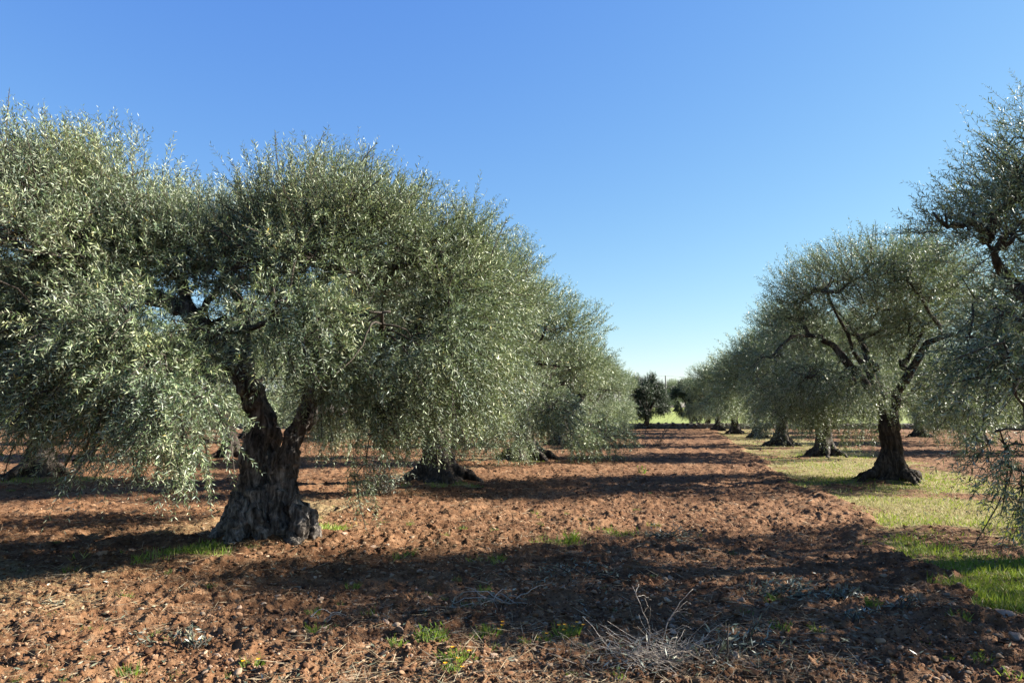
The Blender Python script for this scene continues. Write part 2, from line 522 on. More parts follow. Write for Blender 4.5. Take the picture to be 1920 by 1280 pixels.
def fuse(name, mb, voxel, amp, seed, freq=5.0):   # joins overlapping tubes into one gnarled skin
    me = mb.mesh(name)
    o = bpy.data.objects.new(name, me)
    COL.objects.link(o)
    md = o.modifiers.new('skin', 'REMESH')
    md.mode = 'VOXEL'
    md.voxel_size = voxel
    ms = o.modifiers.new('soft', 'SMOOTH')
    ms.iterations = 3
    ms.factor = 0.5
    dg = bpy.context.evaluated_depsgraph_get()
    dg.update()
    me2 = bpy.data.meshes.new_from_object(o.evaluated_get(dg))
    bpy.data.objects.remove(o)
    n = len(me2.vertices)
    co = np.empty(n * 3, np.float32); no = np.empty(n * 3, np.float32)
    me2.vertices.foreach_get('co', co); me2.vertices.foreach_get('normal', no)
    co = co.reshape(-1, 3); no = no.reshape(-1, 3)
    q = co.astype(float) * [freq, freq, freq * .26]
    tw = np.stack([np.cos(co[:, 2] * .5), np.sin(co[:, 2] * .5)], -1)
    q[:, 0], q[:, 1] = q[:, 0] * tw[:, 0] - q[:, 1] * tw[:, 1], q[:, 0] * tw[:, 1] + q[:, 1] * tw[:, 0]
    q += 1.1 * (fbm(co * 2.2, 2, seed + 9)[:, None] - .5)
    r1 = 1 - np.abs(vnoise(q, seed) - .5) * 2
    r2 = 1 - np.abs(vnoise(q * 2.3, seed + 1) - .5) * 2
    r3 = fbm(co * 22, 2, seed + 2)
    knot = fbm(co * 3.3, 2, seed + 4) - .5
    thick = sstep(3.2, .2, co[:, 2]) * .75 + .25
    d = amp * thick * (1.1 * (r1 - .6) + .75 * (r2 - .6) + .7 * (r3 - .5) + 1.5 * knot)
    me2.vertices.foreach_set('co', (co + no * d[:, None]).astype(np.float32).ravel())
    me2.polygons.foreach_set('use_smooth', np.ones(len(me2.polygons), bool))
    me2.update()
    me2.name = name
    return me2

def foliage(lobes, n_leaf, rng, leafL, leafW, per=24, gap=.42, seed=0, base_z=1.3, top_z=4.0, twig_len=(.26, .46)):
    """Twigs through the lobes, leaves in opposite pairs along each twig.  Returns crown MB and the twig arrays."""
    C = np.array([l[0] for l in lobes]); R3 = np.array([l[1] for l in lobes])
    w = np.array([(l[1][0] * l[1][1] * l[1][2]) ** .72 for l in lobes]) * np.array([l[2] if len(l) > 2 else 1 for l in lobes])
    nt_ = int(n_leaf / per)
    k = rng.choice(len(lobes), int(nt_ * 3.2), p=w / w.sum())
    d = norm(rng.normal(size=(len(k), 3)))
    s = 1 - .8 * rng.random(len(k)) ** 1.55
    p = C[k] + d * s[:, None] * R3[k]
    g = .62 * fbm(p * 1.15, 2, seed + 50) + .38 * fbm(p * 3.1, 2, seed + 60)
    ok = (g > gap + rng.normal(0, .03, len(k))) & (p[:, 2] > .25)
    p, d = p[ok][:nt_], d[ok][:nt_]
    n = len(p)
    hi = sstep(base_z, top_z, p[:, 2])
    centre = C.mean(0)
    out = norm(np.column_stack([p[:, 0] - centre[0], p[:, 1] - centre[1], np.zeros(n)]))
    u = norm(d * .6 + out * .45 + UP * (1.35 * hi - .55)[:, None] + rng.normal(0, .42, (n, 3)))
    ln = rng.uniform(*twig_len, n) * (1 + .35 * hi)
    droop = -(.55 - .5 * hi) * rng.uniform(.3, 1, n)
    shoot = (rng.random(n) < .06) & (hi > .5)      # vigorous upright shoots of the crown's top
    ln[shoot] *= rng.uniform(1.2, 1.55, shoot.sum())
    u[shoot] = norm(u[shoot] + UP * .7)
    m = per // 2
    t = np.linspace(.10, 1.0, m)
    pos = p[:, None] + u[:, None] * (ln[:, None] * t)[..., None]
    pos[..., 2] += (droop * ln)[:, None] * t ** 2
    tan = np.repeat(u[:, None], m, 1).copy()
    tan[..., 2] += 2 * droop[:, None] * t
    tan = norm(tan)
    e1 = norm(np.cross(tan, rng.normal(size=(n, 1, 3)) + .01))
    e2 = np.cross(tan, e1)
    crown = MB()
    alt = (np.arange(m) % 2)[None, :, None]
    e = e1 * (1 - alt) + e2 * alt
    for sgn in (1, -1):
        A = norm(tan * rng.uniform(.55, 1.15, (n, m, 1)) + e * sgn * .85 + rng.normal(0, .22, (n, m, 3)))
        N = tan * .5 + UP * .35 + rng.normal(0, .62, (n, m, 3))
        sz = rng.uniform(.65, 1.15, (n, m)) * (1 - .35 * (t > .9))[None]
        crown.leaves(pos.reshape(-1, 3), A.reshape(-1, 3), N.reshape(-1, 3), (leafL * sz).ravel(), (leafW * sz * rng.uniform(.8, 1.15, (n, m))).ravel())
    end = p + u * ln[:, None]; end[:, 2] += droop * ln
    mid = p + u * (ln * .5)[:, None]; mid[:, 2] += droop * ln * .25
    return crown, p, mid, end

def branches(limbs, lobes, tw, rng, every, fine=True):
    mb = MB()
    L = np.concatenate(limbs)
    nodes = []
    for lb in sorted(lobes, key=lambda l: -l[0][2]):
        c = np.asarray(lb[0])
        if nodes and c[2] < 2.2:
            L = np.concatenate([L, nodes[-1][:3]])
        dd = np.linalg.norm(L - c, axis=1) + .5 * np.maximum(0, L[:, 2] - c[2])
        a = L[np.argmin(dd)]
        midp = (a + c) / 2 + rng.normal(0, .1, 3) + UP * .10
        k_ = min(1.0, .9 / max(np.linalg.norm(c - a), 1e-3))
        pl = curve([a, midp, c, c + (c - a) * .25 * k_ + UP * .12], 10, rng, .025)
        mb.tube(pl, np.linspace(.05, .014, 10) if c[2] > 2.3 else np.linspace(.010, .005, 10), 6)
        nodes.append(pl[3:])
    Nn = np.concatenate(nodes)
    p, mid, end = tw
    for i in range(0, len(p), every):
        dd = np.linalg.norm(Nn - p[i], axis=1)
        a = Nn[np.argmin(dd + rng.uniform(0, .15, len(Nn)))]
        if np.linalg.norm(a - p[i]) < .08:
            continue
        pl = curve([a, (a + p[i]) / 2 + rng.normal(0, .06, 3) + UP * .05, p[i], end[i]], 7, rng, .012)
        mb.tube(pl, np.linspace(.013, .004, 7), 4, cap=False)
    if fine:
        mb.twigs(p, mid, end, np.full(len(p), .0024))
    return mb

def make_tree(seed, limbs_r, lobes, n_leaf, leafL, leafW, voxel, amp, stems, every=9, per=24, gap=.42, fine=True, freq=5.0, base_z=1.3, top_z=4.0):
    """Returns three meshes: trunk, branches, crown, in the tree's own coordinates."""
    rng = np.random.default_rng(seed)
    mb = MB()
    for pl, rd in stems + limbs_r:
        mb.tube(pl, rd, 12)
    trunk = fuse('trunk', mb, voxel, amp, seed, freq)
    crown, p, mid, end = foliage(lobes, n_leaf, rng, leafL, leafW, per, gap, seed, base_z, top_z)
    br = branches([pl for pl, _ in limbs_r], lobes, (p, mid, end), rng, every, fine)
    return trunk, br.mesh('branches', True), crown.mesh('crown')

def place(meshes, loc, label, group, rz=0, scale=1.0, name='olive_tree', leaf=None, bark=None):
    r = empty(name, loc, rz, scale)
    tag(r, label, 'olive tree', group)
    link('trunk', meshes[0], bark or M_BARK, r)
    link('branches', meshes[1], M_TWIG, r)
    link('crown', meshes[2], leaf or M_LEAF, r)
    return r

def roots(rng, n, reach, r0, z0=.42, sq=1.0):
    out = []
    for k in range(n):
        a = k * 2 * math.pi / n + rng.uniform(-.35, .35)
        rr = reach * rng.uniform(.7, 1.1)
        dx, dy = math.cos(a), math.sin(a) * sq
        pl = curve([(dx * .10, dy * .10, z0 + .25), (dx * rr * .42, dy * rr * .42, z0 * .55), (dx * rr * .75, dy * rr * .75, .12), (dx * rr * 1.1, dy * rr * 1.1, -.08)], 9, rng, .012)
        out.append((pl, np.linspace(r0, r0 * .45, 9)))
    return out

def generic(seed, R, H, n_leaf, leafL, leafW, voxel=.035, fork=1.35, r_tr=.25, every=14, per=20, gap=.40, low=1.15, dense=1.0, flare=.8, fine=True, extra=()):
    rng = np.random.default_rng(seed)
    lean = rng.normal(0, .10, 2)
    top = np.array([lean[0], lean[1], fork])
    tp = curve([(0, 0, -.15), (0, 0, .25), (lean[0] * .3, lean[1] * .3, fork * .55), top], 10, rng, .015)
    stems = [(tp, np.interp(np.linspace(0, 1, 10), [0, .12, .3, .6, 1], [r_tr * 2.7, r_tr * 2.0, r_tr * 1.38, r_tr * 1.05, r_tr * 1.0]))]
    stems += roots(rng, 7, flare, r_tr * .55)
    nl = rng.integers(3, 5)
    limbs = []
    a0 = rng.uniform(0, 6.28)
    for k in range(nl):
        a = a0 + k * 2 * math.pi / nl + rng.uniform(-.4, .4)
        d = np.array([math.cos(a), math.sin(a), 0])
        e = top + d * R * .42 + UP * (H - fork) * rng.uniform(.30, .5)
        e2 = top + d * R * .62 + UP * (H - fork) * rng.uniform(.35, .62)
        limbs.append((curve([top - UP * .35, top + d * .25 + UP * .25, e, e2], 12, rng, .045), np.linspace(r_tr * .68, r_tr * .2, 12)))
        f = top + d * R * .2 + UP * (H - fork) * .25
        a2 = a + rng.uniform(.4, 1.0)
        g = f + np.array([math.cos(a2), math.sin(a2), 0]) * R * .35 + UP * (H - fork) * .42
        limbs.append((curve([f - d * .1 - UP * .12, f + UP * .2, g], 8, rng, .04), np.linspace(r_tr * .4, r_tr * .14, 8)))
    lobes = []
    mid = (low + H) / 2
    n_up = 13
    for k in range(n_up):              # dome
        ph = (k + rng.uniform(0, .6)) * 2.39996
        el = math.asin(min(1, (k + .7) / n_up))
        rr = R * .66
        c = np.array([lean[0] + math.cos(ph) * math.cos(el) * rr, lean[1] + math.sin(ph) * math.cos(el) * rr, mid - .15 + math.sin(el) * (H - mid) * .74])
        c += rng.normal(0, .27, 3) * [1, 1, .8]
        q = rng.uniform(.55, 1.15) * R / 3.1
        lobes.append((c, (q, q, q * .74)))
    n_lo = 9
    for k in range(n_lo):              # hanging skirt
        ph = k * 2 * math.pi / n_lo + rng.uniform(-.25, .25)
        rr = R * rng.uniform(.55, .84)
        q = rng.uniform(.42, .9) * R / 3.1
        if rng.random() < .15: continue
        lobes.append((np.array([lean[0] + math.cos(ph) * rr, lean[1] + math.sin(ph) * rr, low + rng.uniform(.0, .95)]), (q, q, q * 1.0), .9))
    for x_, y_, z_, q in extra:
        lobes.append((np.array([x_, y_, z_]), (q, q, q * .85)))
    lobes.append((np.array([lean[0], lean[1], mid + .4]), (R * .45, R * .45, .8), .7))
    return make_tree(seed, limbs, lobes, int(n_leaf * dense), leafL, leafW, voxel, .05, stems, every, per, gap, fine, base_z=low + .2, top_z=H - .9)

# --- the big tree on the left, in its own coordinates
HERO = ground_at(498, 1021)
HERO[2] = 0.02
def h(px, py, Y):
    return at(px, py, HERO[1] + Y) - HERO

def hero_tree():
    rng = np.random.default_rng(11)
    st = []
    # two fused stems with a deep cleft between them
    st.append((curve([h(452, 1035, .05), h(462, 965, 0), h(476, 900, -.02), h(478, 845, -.02), h(498, 800, .08), h(472, 745, .05)], 14, rng, .012),
               np.interp(np.linspace(0, 1, 14), [0, .2, .45, .7, 1], [.34, .22, .155, .140, .13])))
    st.append((curve([h(535, 1035, -.05), h(533, 960, -.06), h(531, 895, -.06), h(543, 840, -.02), h(568, 785, .02), h(590, 740, .05)], 14, rng, .012),
               np.interp(np.linspace(0, 1, 14), [0, .2, .45, .7, 1], [.23, .155, .115, .108, .105])))
    st.append((curve([h(490, 1030, .42), h(500, 930, .36), h(505, 850, .28), h(512, 800, .22)], 9, rng, .01), np.linspace(.28, .10, 9)))
    # hollow root knobs on the right, buttress on the left
    st.append((curve([h(545, 900, -.12), h(553, 945, -.2), h(562, 972, -.26), h(560, 1002, -.30), h(548, 1030, -.3)], 10, rng, .014), np.array([.06, .08, .085, .095, .10, .085, .08, .09, .10, .08])))
    st.append((curve([h(553, 940, -.02), h(571, 965, -.06), h(581, 985, -.1), h(584, 1015, -.12), h(600, 1036, -.16)], 10, rng, .014), np.array([.08, .09, .10, .105, .09, .095, .10, .09, .08, .05])))
    st.append((curve([h(460, 930, -.10), h(436, 985, -.12), h(412, 1014, -.14), h(385, 1036, -.16)], 9, rng, .012), np.linspace(.15, .085, 9)))
    st.append((curve([h(478, 920, -.20), h(486, 975, -.26), h(494, 1010, -.32), h(480, 1036, -.42)], 9, rng, .012), np.linspace(.10, .085, 9)))
    st.append((curve([h(455, 940, -.2), h(446, 990, -.3), h(440, 1030, -.42)], 8, rng, .012), np.linspace(.11, .08, 8)))
    st.append((curve([h(530, 920, -.16), h(522, 980, -.24), h(512, 1034, -.34)], 8, rng, .012), np.linspace(.08, .06, 8)))
    st += roots(rng, 6, .7, .11)
    lb = []
    def limb(pts, r0, r1, n=14, j=.022):
        lb.append((curve([h(*q) for q in pts], n, rng, j), np.linspace(r0, r1, n)))
    limb([(480, 765, .05), (452, 700, -.1), (425, 670, -.2), (385, 625, -.35), (358, 590, -.5), (318, 568, -.5), (275, 560, -.6)], .15, .085, 18)
    limb([(300, 562, -.6), (240, 530, -.8), (170, 520, -.9), (90, 480, -.8)], .085, .04)
    limb([(360, 592, -.5), (330, 510, -.2), (290, 430, 0), (250, 360, .1)], .075, .03)
    limb([(455, 705, -.1), (462, 650, .25), (455, 590, .5), (430, 500, .8), (410, 430, .9)], .10, .035)
    limb([(385, 628, -.35), (330, 660, -.9), (270, 690, -1.4), (230, 720, -1.7)], .06, .03)
    limb([(588, 745, .05), (605, 715, .0), (624, 682, -.1), (650, 640, -.1), (700, 640, .1), (745, 640, .2), (792, 618, .3)], .13, .055, 18)
    limb([(605, 715, .0), (590, 640, .2), (578, 580, .2), (600, 530, .1), (640, 490, 0), (638, 455, 0)], .095, .06, 16)
    limb([(636, 480, 0), (672, 500, -.1), (690, 525, -.15), (720, 500, -.1), (770, 492, 0)], .065, .035)
    limb([(690, 525, -.15), (672, 545, -.1), (685, 590, .0), (700, 640, .1)], .04, .025)
    limb([(578, 580, .2), (545, 510, .5), (540, 440, .7), (560, 380, .7)], .065, .03)
    limb([(745, 640, .2), (800, 680, .5), (835, 720, .8)], .05, .025)
    limb([(560, 800, .2), (600, 770, .9), (640, 770, 1.3), (670, 740, 1.6)], .055, .03)
    lobes = []
    def lo(px, py, Y, rx, ry, rz, w=1.0):
        lobes.append((h(px, py, Y), (rx, ry, rz), w))
    # upper left
    lo(105, 375, -.9, .95, .9, .56); lo(240, 368, .0, .8, .95, .52); lo(0, 388, -.2, 1.0, 1.0, .6); lo(355, 478, .4, .60, .9, .50)
    lo(70, 470, -1.5, .9, .8, .7); lo(210, 480, -1.1, .9, .8, .65); lo(330, 480, -.6, .7, .7, .5, .7); lo(-110, 480, -.4, 1.1, 1.1, .9)
    # left middle and hanging skirt
    lo(110, 640, -1.7, .85, .75, .6, 1.1); lo(210, 640, -1.9, .7, .6, .5); lo(-30, 620, -1.2, .9, .9, .65)
    lo(150, 755, -1.8, .60, .65, .48, 1.0); lo(215, 780, -2.2, .5, .5, .5, 1.1); lo(285, 740, -2.2, .5, .55, .5, 1.1); lo(50, 690, -1.0, .6, .8, .42)
    lo(325, 775, -2.4, .42, .45, .40, 1.1); lo(380, 828, -2.2, .26, .3, .18, .9); lo(150, 865, -2.0, .22, .3, .26, .4); lo(330, 700, -1.7, .55, .5, .4)
    # centre
    lo(560, 415, .2, .85, 1.0, .62); lo(655, 402, -.5, .75, .8, .50, .85); lo(500, 462, -.2, .5, .8, .55); lo(440, 500, -.8, .65, .6, .5, .55)
    lo(560, 480, -1.0, .8, .6, .5, .6); lo(500, 600, -1.5, .55, .5, .42, .5); lo(600, 620, -1.3, .5, .5, .42, .8); lo(440, 620, -.9, .4, .5, .4, .35)
    # right
    lo(742, 450, .0, .75, .9, .5); lo(818, 505, .3, .6, .9, .5); lo(880, 455, .2, .28, .5, .20); lo(740, 500, .4, .8, .7, .55, .6); lo(850, 560, -.2, .7, .9, .6)
    lo(720, 610, -1.3, .6, .5, .45); lo(820, 650, -.6, .65, .8, .5); lo(900, 640, .5, .6, .8, .7); lo(640, 700, -1.0, .42, .4, .30, .8)
    lo(700, 735, -.3, .6, .7, .40); lo(790, 745, .2, .6, .7, .42); lo(880, 735, .8, .5, .7, .45); lo(690, 815, -.2, .28, .4, .18, .6); lo(670, 890, -.3, .14, .16, .2, .7)
    # the far side of the crown
    lo(190, 440, 1.9, 1.1, .9, .7, .8); lo(420, 460, 2.0, 1.1, .9, .7, .8); lo(640, 475, 1.9, 1.1, .9, .7, .8); lo(770, 600, 2.0, .8, .8, .8, .8)
    lo(100, 620, 1.9, .9, .9, .8, .8); lo(520, 560, 2.6, 1.0, .7, .6, .5); lo(640, 730, 2.3, .8, .7, .5, .7); lo(250, 740, 2.2, .8, .7, .6, .7)
    return make_tree(11, lb, lobes, 560000, .067, .0118, .014, .055, st, every=14, per=28, gap=.465, freq=8.0, base_z=1.5, top_z=4.1)

RL = 'olive trees of the left-hand row'
RR = 'olive trees of the right-hand row'
place(hero_tree(), HERO, 'large olive tree with a cleft gnarled trunk forking low, nearest in the left row', RL, bark=M_BARK_OLD_LIT)

# --- the tree at the right edge: its trunk stands outside the frame
EDGE = np.array([7.0, 8.3, 0.0])
def edge_tree():
    rng = np.random.default_rng(23)
    st = [(curve([(0, 0, -.15), (0, 0, .3), (-.05, 0, .9), (-.05, .05, 1.5)], 10, rng, .015), np.interp(np.linspace(0, 1, 10), [0, .15, .4, 1], [.55, .42, .3, .26]))]
    st += roots(rng, 7, .8, .14)
    e = lambda px, py, Y: at(px, py, Y) - EDGE
    lb = []
    def limb(pts, r0, r1, n=14):
        lb.append((curve(pts, n, rng, .03), np.linspace(r0, r1, n)))
    limb([(-.05, .05, 1.2), (-.5, -.1, 1.9), (-1.1, -.3, 2.5), e(1912, 540, 8.3), e(1880, 500, 8.2), e(1850, 455, 8.2)], .18, .03)
    limb([(-.05, .05, 1.3), (.3, .6, 2.2), (.6, 1.3, 3.2), (.8, 1.6, 3.9)], .17, .06)
    limb([(-.05, .05, 1.3), (.1, -.7, 2.1), (-.4, -1.5, 2.6), (-1.2, -2.2, 2.6)], .16, .05)
    limb([(-.05, .05, 1.3), (.9, -.2, 2.2), (1.8, -.3, 3.0)], .15, .05)
    limb([(-.05, .05, 1.4), (-.2, .0, 2.5), (-.3, .1, 3.6), (-.5, .0, 4.3)], .14, .05)
    lobes = []
    def lo(px, py, Y, rx, ry, rz, w=1.0):
        lobes.append((e(px, py, Y), (rx, ry, rz), w))
    def lx(x, y, z, rx, ry, rz, w=1.0):
        lobes.append((np.array([x, y, z]), (rx, ry, rz), w))
    lo(1945, 280, 8.6, .5, .6, .42); lo(1990, 220, 8.8, .5, .6, .42); lo(1905, 370, 8.4, .48, .6, .38); lo(1830, 425, 8.2, .42, .5, .30, .8); lo(1770, 425, 8.2, .22, .3, .24, .7)
    lo(1880, 465, 8.0, .5, .5, .22, .4)
    lo(1935, 600, 6.5, .5, .55, .42); lo(1870, 640, 6.7, .36, .45, .28); lo(1960, 700, 6.0, .45, .5, .42); lo(1890, 720, 6.3, .38, .4, .34); lo(1830, 680, 6.7, .26, .3, .2, .7)
    lo(1940, 820, 6.0, .36, .4, .36); lo(1885, 840, 6.2, .24, .3, .26, .9); lo(1925, 925, 6.0, .24, .26, .20, .8); lo(2000, 900, 6.1, .4, .4, .4)
    # the rest of the dome, outside the frame
    for ph in np.linspace(0, 2 * math.pi, 9)[:-1]:
        k_ = 1.0 if math.cos(ph) > -.3 else .62
        lx(1.9 * k_ * math.cos(ph) + .4, 1.8 * math.sin(ph), 2.9 + rng.uniform(-.2, .3), k_, 1.0, .8, .8)
    for ph in np.linspace(.5, 2 * math.pi + .5, 6)[:-1]:
        lx(1.0 * math.cos(ph) + .2, 1.0 * math.sin(ph), 4.1, .95, .95, .7, .8)
    for x_, y_, z_ in ((-1.0, -2.4, 2.5), (.6, -2.1, 3.3)):
        lx(x_, y_, z_, .85, .8, .7, .8)
    for ph in (-1.0, -.4, .4, 1.0):
        lx(2.3 * math.cos(ph), 2.3 * math.sin(ph), 1.7, .7, .7, .8, .6)
    return make_tree(23, lb, lobes, 190000, .070, .0125, .04, .05, st, every=14, per=24, gap=.455, base_z=1.5, top_z=4.3)

place(edge_tree(), EDGE, 'olive tree at the right edge of the photo, only its drooping near side visible', RR)

# --- the second and third trees of the rows get crowns of their own
V_A = generic(31, 3.3, 5.5, 215000, .086, .0158, .03, 1.2, .30, every=16, flare=.85, low=1.22, gap=.415)
V_B = generic(47, 2.9, 5.4, 185000, .082, .0152, .03, 1.6, .20, every=14, flare=.80, low=1.4, gap=.42, extra=((-1.9, .2, 2.0, .7), (-2.4, .5, 1.5, .6), (-1.3, .8, 2.3, .7), (1.6, .4, 2.3, .7), (2.3, .3, 1.9, .6), (-1.1, 1.6, 1.8, .7), (1.0, 1.6, 1.9, .6), (-2.7, -.2, 2.7, .6), (.2, -.6, 3.2, .6)))
V_G = generic(91, 3.4, 5.2, 120000, .098, .0200, .045, 1.2, .29, every=18, flare=.9, low=.5, gap=.41)
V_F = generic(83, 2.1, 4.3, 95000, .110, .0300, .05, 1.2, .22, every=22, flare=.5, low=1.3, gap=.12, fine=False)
V_C = generic(52, 3.2, 5.1, 115000, .10, .0205, .045, 1.3, .25, every=18, flare=.9, low=1.75, gap=.43)
V_D = generic(68, 3.1, 5.0, 90000, .118, .0250, .05, 1.35, .25, every=22, flare=.85, low=1.5, gap=.41, fine=False)
V_E = generic(75, 3.2, 5.2, 90000, .118, .0250, .05, 1.3, .25, every=22, flare=.85, low=1.5, gap=.41, fine=False)

def gp(px, py):
    g = ground_at(px, py); g[2] = ground_z(g[0], g[1])[0] - .02
    return g

def row(u, y):
    x = u + ROW * y
    return np.array([x, y, ground_z(x, y)[0] - .03])

protos = {}
def tree(key, meshes, loc, label, group, rz=0., scale=1.0):
    if key not in protos:
        protos[key] = place(meshes, loc, label, group, rz, scale, 'dark_tree' if key == 'F' else 'olive_tree', M_LEAF_DARK if key == 'F' else None)
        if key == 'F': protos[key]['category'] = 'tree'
        return protos[key]
    r = dup(protos[key], loc, rz, scale)
    return tag(r, label, 'tree' if key == 'F' else 'olive tree', group)

tree('A', V_A, gp(820, 905), 'second olive tree of the left row, dark flared trunk beside the grey cut brushwood', RL, .4)
tree('G', V_G, gp(985, 864), 'third olive tree of the left row, low foliage hiding its trunk', RL, 2.6, (1.06, 1.06, 1.0))
tree('G', None, gp(1052, 834), 'fourth olive tree of the left row, pale crown behind the third', RL, 4.4, (1.0, 1.0, .96))
tree('D', V_D, gp(1095, 818), 'fifth olive tree of the left row, small pale crown near the far wall', RL, .7)
tree('D', V_D, gp(1122, 808), 'sixth and farthest olive tree of the left row, next to the far wall', RL, 4.0)

tree('B', V_B, gp(1675, 905), 'olive tree with a tall bare trunk and wide flared foot on the grass strip', RR, 0.0)
tree('C', V_C, gp(1545, 858), 'olive tree on the grass strip just beyond the tall bare trunk', RR, 3.6, .97)
tree('E', V_E, gp(1465, 836), 'third visible trunk along the grass strip, squat and wrapped in low shoots', RR, 2.6)
tree('D', V_D, gp(1420, 820), 'fourth visible trunk along the grass strip, a dark mound at its foot', RR, 5.1)
tree('E', V_E, gp(1378, 813), 'fifth visible trunk along the grass strip, a dark cone near the wall', RR, 1.5, .95)
tree('D', V_D, gp(1346, 808), 'sixth and farthest trunk along the grass strip beside the far wall', RR, .6, .9)

G2 = 'olive trees of the second row to the left'
LL = ['olive tree of the second left row, its trunk at the left edge of the photo', 'olive tree second in the row behind the large cleft tree',
      'olive tree with a short dark trunk seen right of the large cleft trunk', 'olive tree fourth in the row behind the large cleft tree', 'farthest olive tree in the row behind the large cleft tree']
for k, (y, key) in enumerate(((18.0, 'C'), (26.0, 'D'), (36.5, 'E'), (44.0, 'D'), (52.0, 'E'))):
    loc = gp(75, 897) if k == 0 else row(-15.6, y)
    if k == 2: loc = gp(615, 828)
    tree(key, None, loc, LL[k], G2, 1.1 + 1.7 * k)
LM = ['olive tree of the third row, seen left of the fork of the cleft tree', 'olive tree of the third row, seen through the fork of the cleft tree', 'olive tree of the third row, seen just right of the fork']
for k, (y, key) in enumerate(((36.0, 'D'), (44.0, 'E'), (52.5, 'D'))):
    tree(key, None, row(-25.4, y), LM[k], 'olive trees of the third row to the left', .3 + 1.9 * k)
G3 = 'olive trees of the second row to the right'
LR = ['olive tree behind the tall bare trunk, nearest of the second right row', 'olive tree second in the row beyond the right grass strip', 'olive tree third in the row beyond the right grass strip', 'farthest olive tree in the row beyond the right grass strip']
for k, (y, key) in enumerate(((29.0, 'E'), (37.0, 'D'), (46.0, 'E'), (54.0, 'D'))):
    tree(key, None, row(14.5, y), LR[k], G3, .4 + 2.1 * k)

# --- trees standing by the wall at the end of the avenue
WALL_Y = 66.0
GE = 'dark trees by the wall closing the avenue'
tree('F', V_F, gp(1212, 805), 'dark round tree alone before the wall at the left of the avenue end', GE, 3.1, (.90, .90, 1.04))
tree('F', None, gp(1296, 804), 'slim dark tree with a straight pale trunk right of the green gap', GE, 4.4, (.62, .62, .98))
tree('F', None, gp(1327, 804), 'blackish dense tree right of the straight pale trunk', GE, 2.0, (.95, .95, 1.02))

GF = 'pale olive trees beyond the green field'
for k, (px, dist, sc, lb_) in enumerate(((1268, 135, 1.05, 'pale olive tree beyond the green field, right of the utility pole'), (1238, 150, 1.0, 'pale olive tree beyond the green field, at the foot of the utility pole'),
                                         (1292, 150, 1.1, 'pale olive tree beyond the green field, half hidden by the straight pale trunk'))):
    b = at(px, 770, dist)
    b[2] = 0.25 + 2.2 * float(sstep(66, 190, np.array(dist))) - .1
    tree('D' if k % 2 else 'E', None, b, lb_, GF, 1.3 * k, sc)

# --- a far-off wood that reads as one mass, behind everything
def wood():
    rng = np.random.default_rng(99)
    lobes = []
    for x in np.arange(-130, 150, 3.6):
        y = 175 + rng.uniform(-8, 25)
        for z in (1.6, 3.2, 4.6):
            lobes.append((np.array([x + rng.normal(0, 1), y, z + 1.9]), (rng.uniform(2, 3.2), 2.2, rng.uniform(1.1, 1.7))))
    c, *_ = foliage(lobes, 150000, rng, .42, .17, 16, .30, 5, 0, 60, (.8, 1.4))
    tag(c.build('olive_wood', M_WOOD), 'far-off line of olive trees along the horizon behind the fields', 'wood', kind='stuff')
wood()

# ------------------------------------------------------------------ wall and pole
def lump(rng, size, sub=1):
    """an irregular stone: a jittered low icosphere"""
    t = (1 + 5 ** .5) / 2
    v = norm(np.array([[-1, t, 0], [1, t, 0], [-1, -t, 0], [1, -t, 0], [0, -1, t], [0, 1, t], [0, -1, -t], [0, 1, -t], [t, 0, -1], [t, 0, 1], [-t, 0, -1], [-t, 0, 1]], float))
    f = [[0, 11, 5], [0, 5, 1], [0, 1, 7], [0, 7, 10], [0, 10, 11], [1, 5, 9], [5, 11, 4], [11, 10, 2], [10, 7, 6], [7, 1, 8], [3, 9, 4], [3, 4, 2], [3, 2, 6], [3, 6, 8], [3, 8, 9], [4, 9, 5], [2, 4, 11], [6, 2, 10], [8, 6, 7], [9, 8, 1]]
    f = np.array(f)
    for _ in range(sub):
        cache, nf, v = {}, [], list(v)
        def m_(a, b):
            k = (min(a, b), max(a, b))
            if k not in cache:
                cache[k] = len(v); v.append((np.asarray(v[a]) + np.asarray(v[b])) / 2)
            return cache[k]
        for a, b, c in f:
            x, y, z = m_(a, b), m_(b, c), m_(c, a)
            nf += [[a, x, z], [b, y, x], [c, z, y], [x, y, z]]
        v = norm(np.array(v)); f = np.array(nf)
    v = np.array(v)
    n = fbm(v * 1.3 + rng.uniform(0, 50, 3), 3, int(rng.integers(1e6)))
    v = v * (.45 + 1.1 * n)[:, None]
    for _ in range(8):                 # broken flat faces
        d = norm(rng.normal(size=3)); k = rng.uniform(.30, .62)
        e = np.maximum(0, v @ d - k)
        v = v - e[:, None] * d
    return v * np.asarray(size), f

LUMPS1 = [lump(np.random.default_rng(500 + i), 1, 1) for i in range(14)]
LUMPS0 = [lump(np.random.default_rng(600 + i), 1, 0) for i in range(14)]

def rotz(v, a):
    c, s = np.cos(a), np.sin(a)
    return np.stack([v[..., 0] * c - v[..., 1] * s, v[..., 0] * s + v[..., 1] * c, v[..., 2]], -1)

def scatter_lumps(mb, pos, size, rng, lib, flat=(.55, .9)):
    which = rng.integers(len(lib), size=len(pos))
    for k in range(len(lib)):
        m_ = which == k
        if not m_.any(): continue
        v, f = lib[k]
        n = int(m_.sum())
        sc = size[m_][:, None] * np.column_stack([rng.uniform(.75, 1.3, n), rng.uniform(.75, 1.3, n), rng.uniform(*flat, n)])
        V = v[None] * sc[:, None]
        V = rotz(V, rng.uniform(0, 6.28, n)[:, None]) + pos[m_][:, None]
        mb.add(V.reshape(-1, 3), None, (f[None] + (np.arange(n) * len(v))[:, None, None]).reshape(-1, 3))

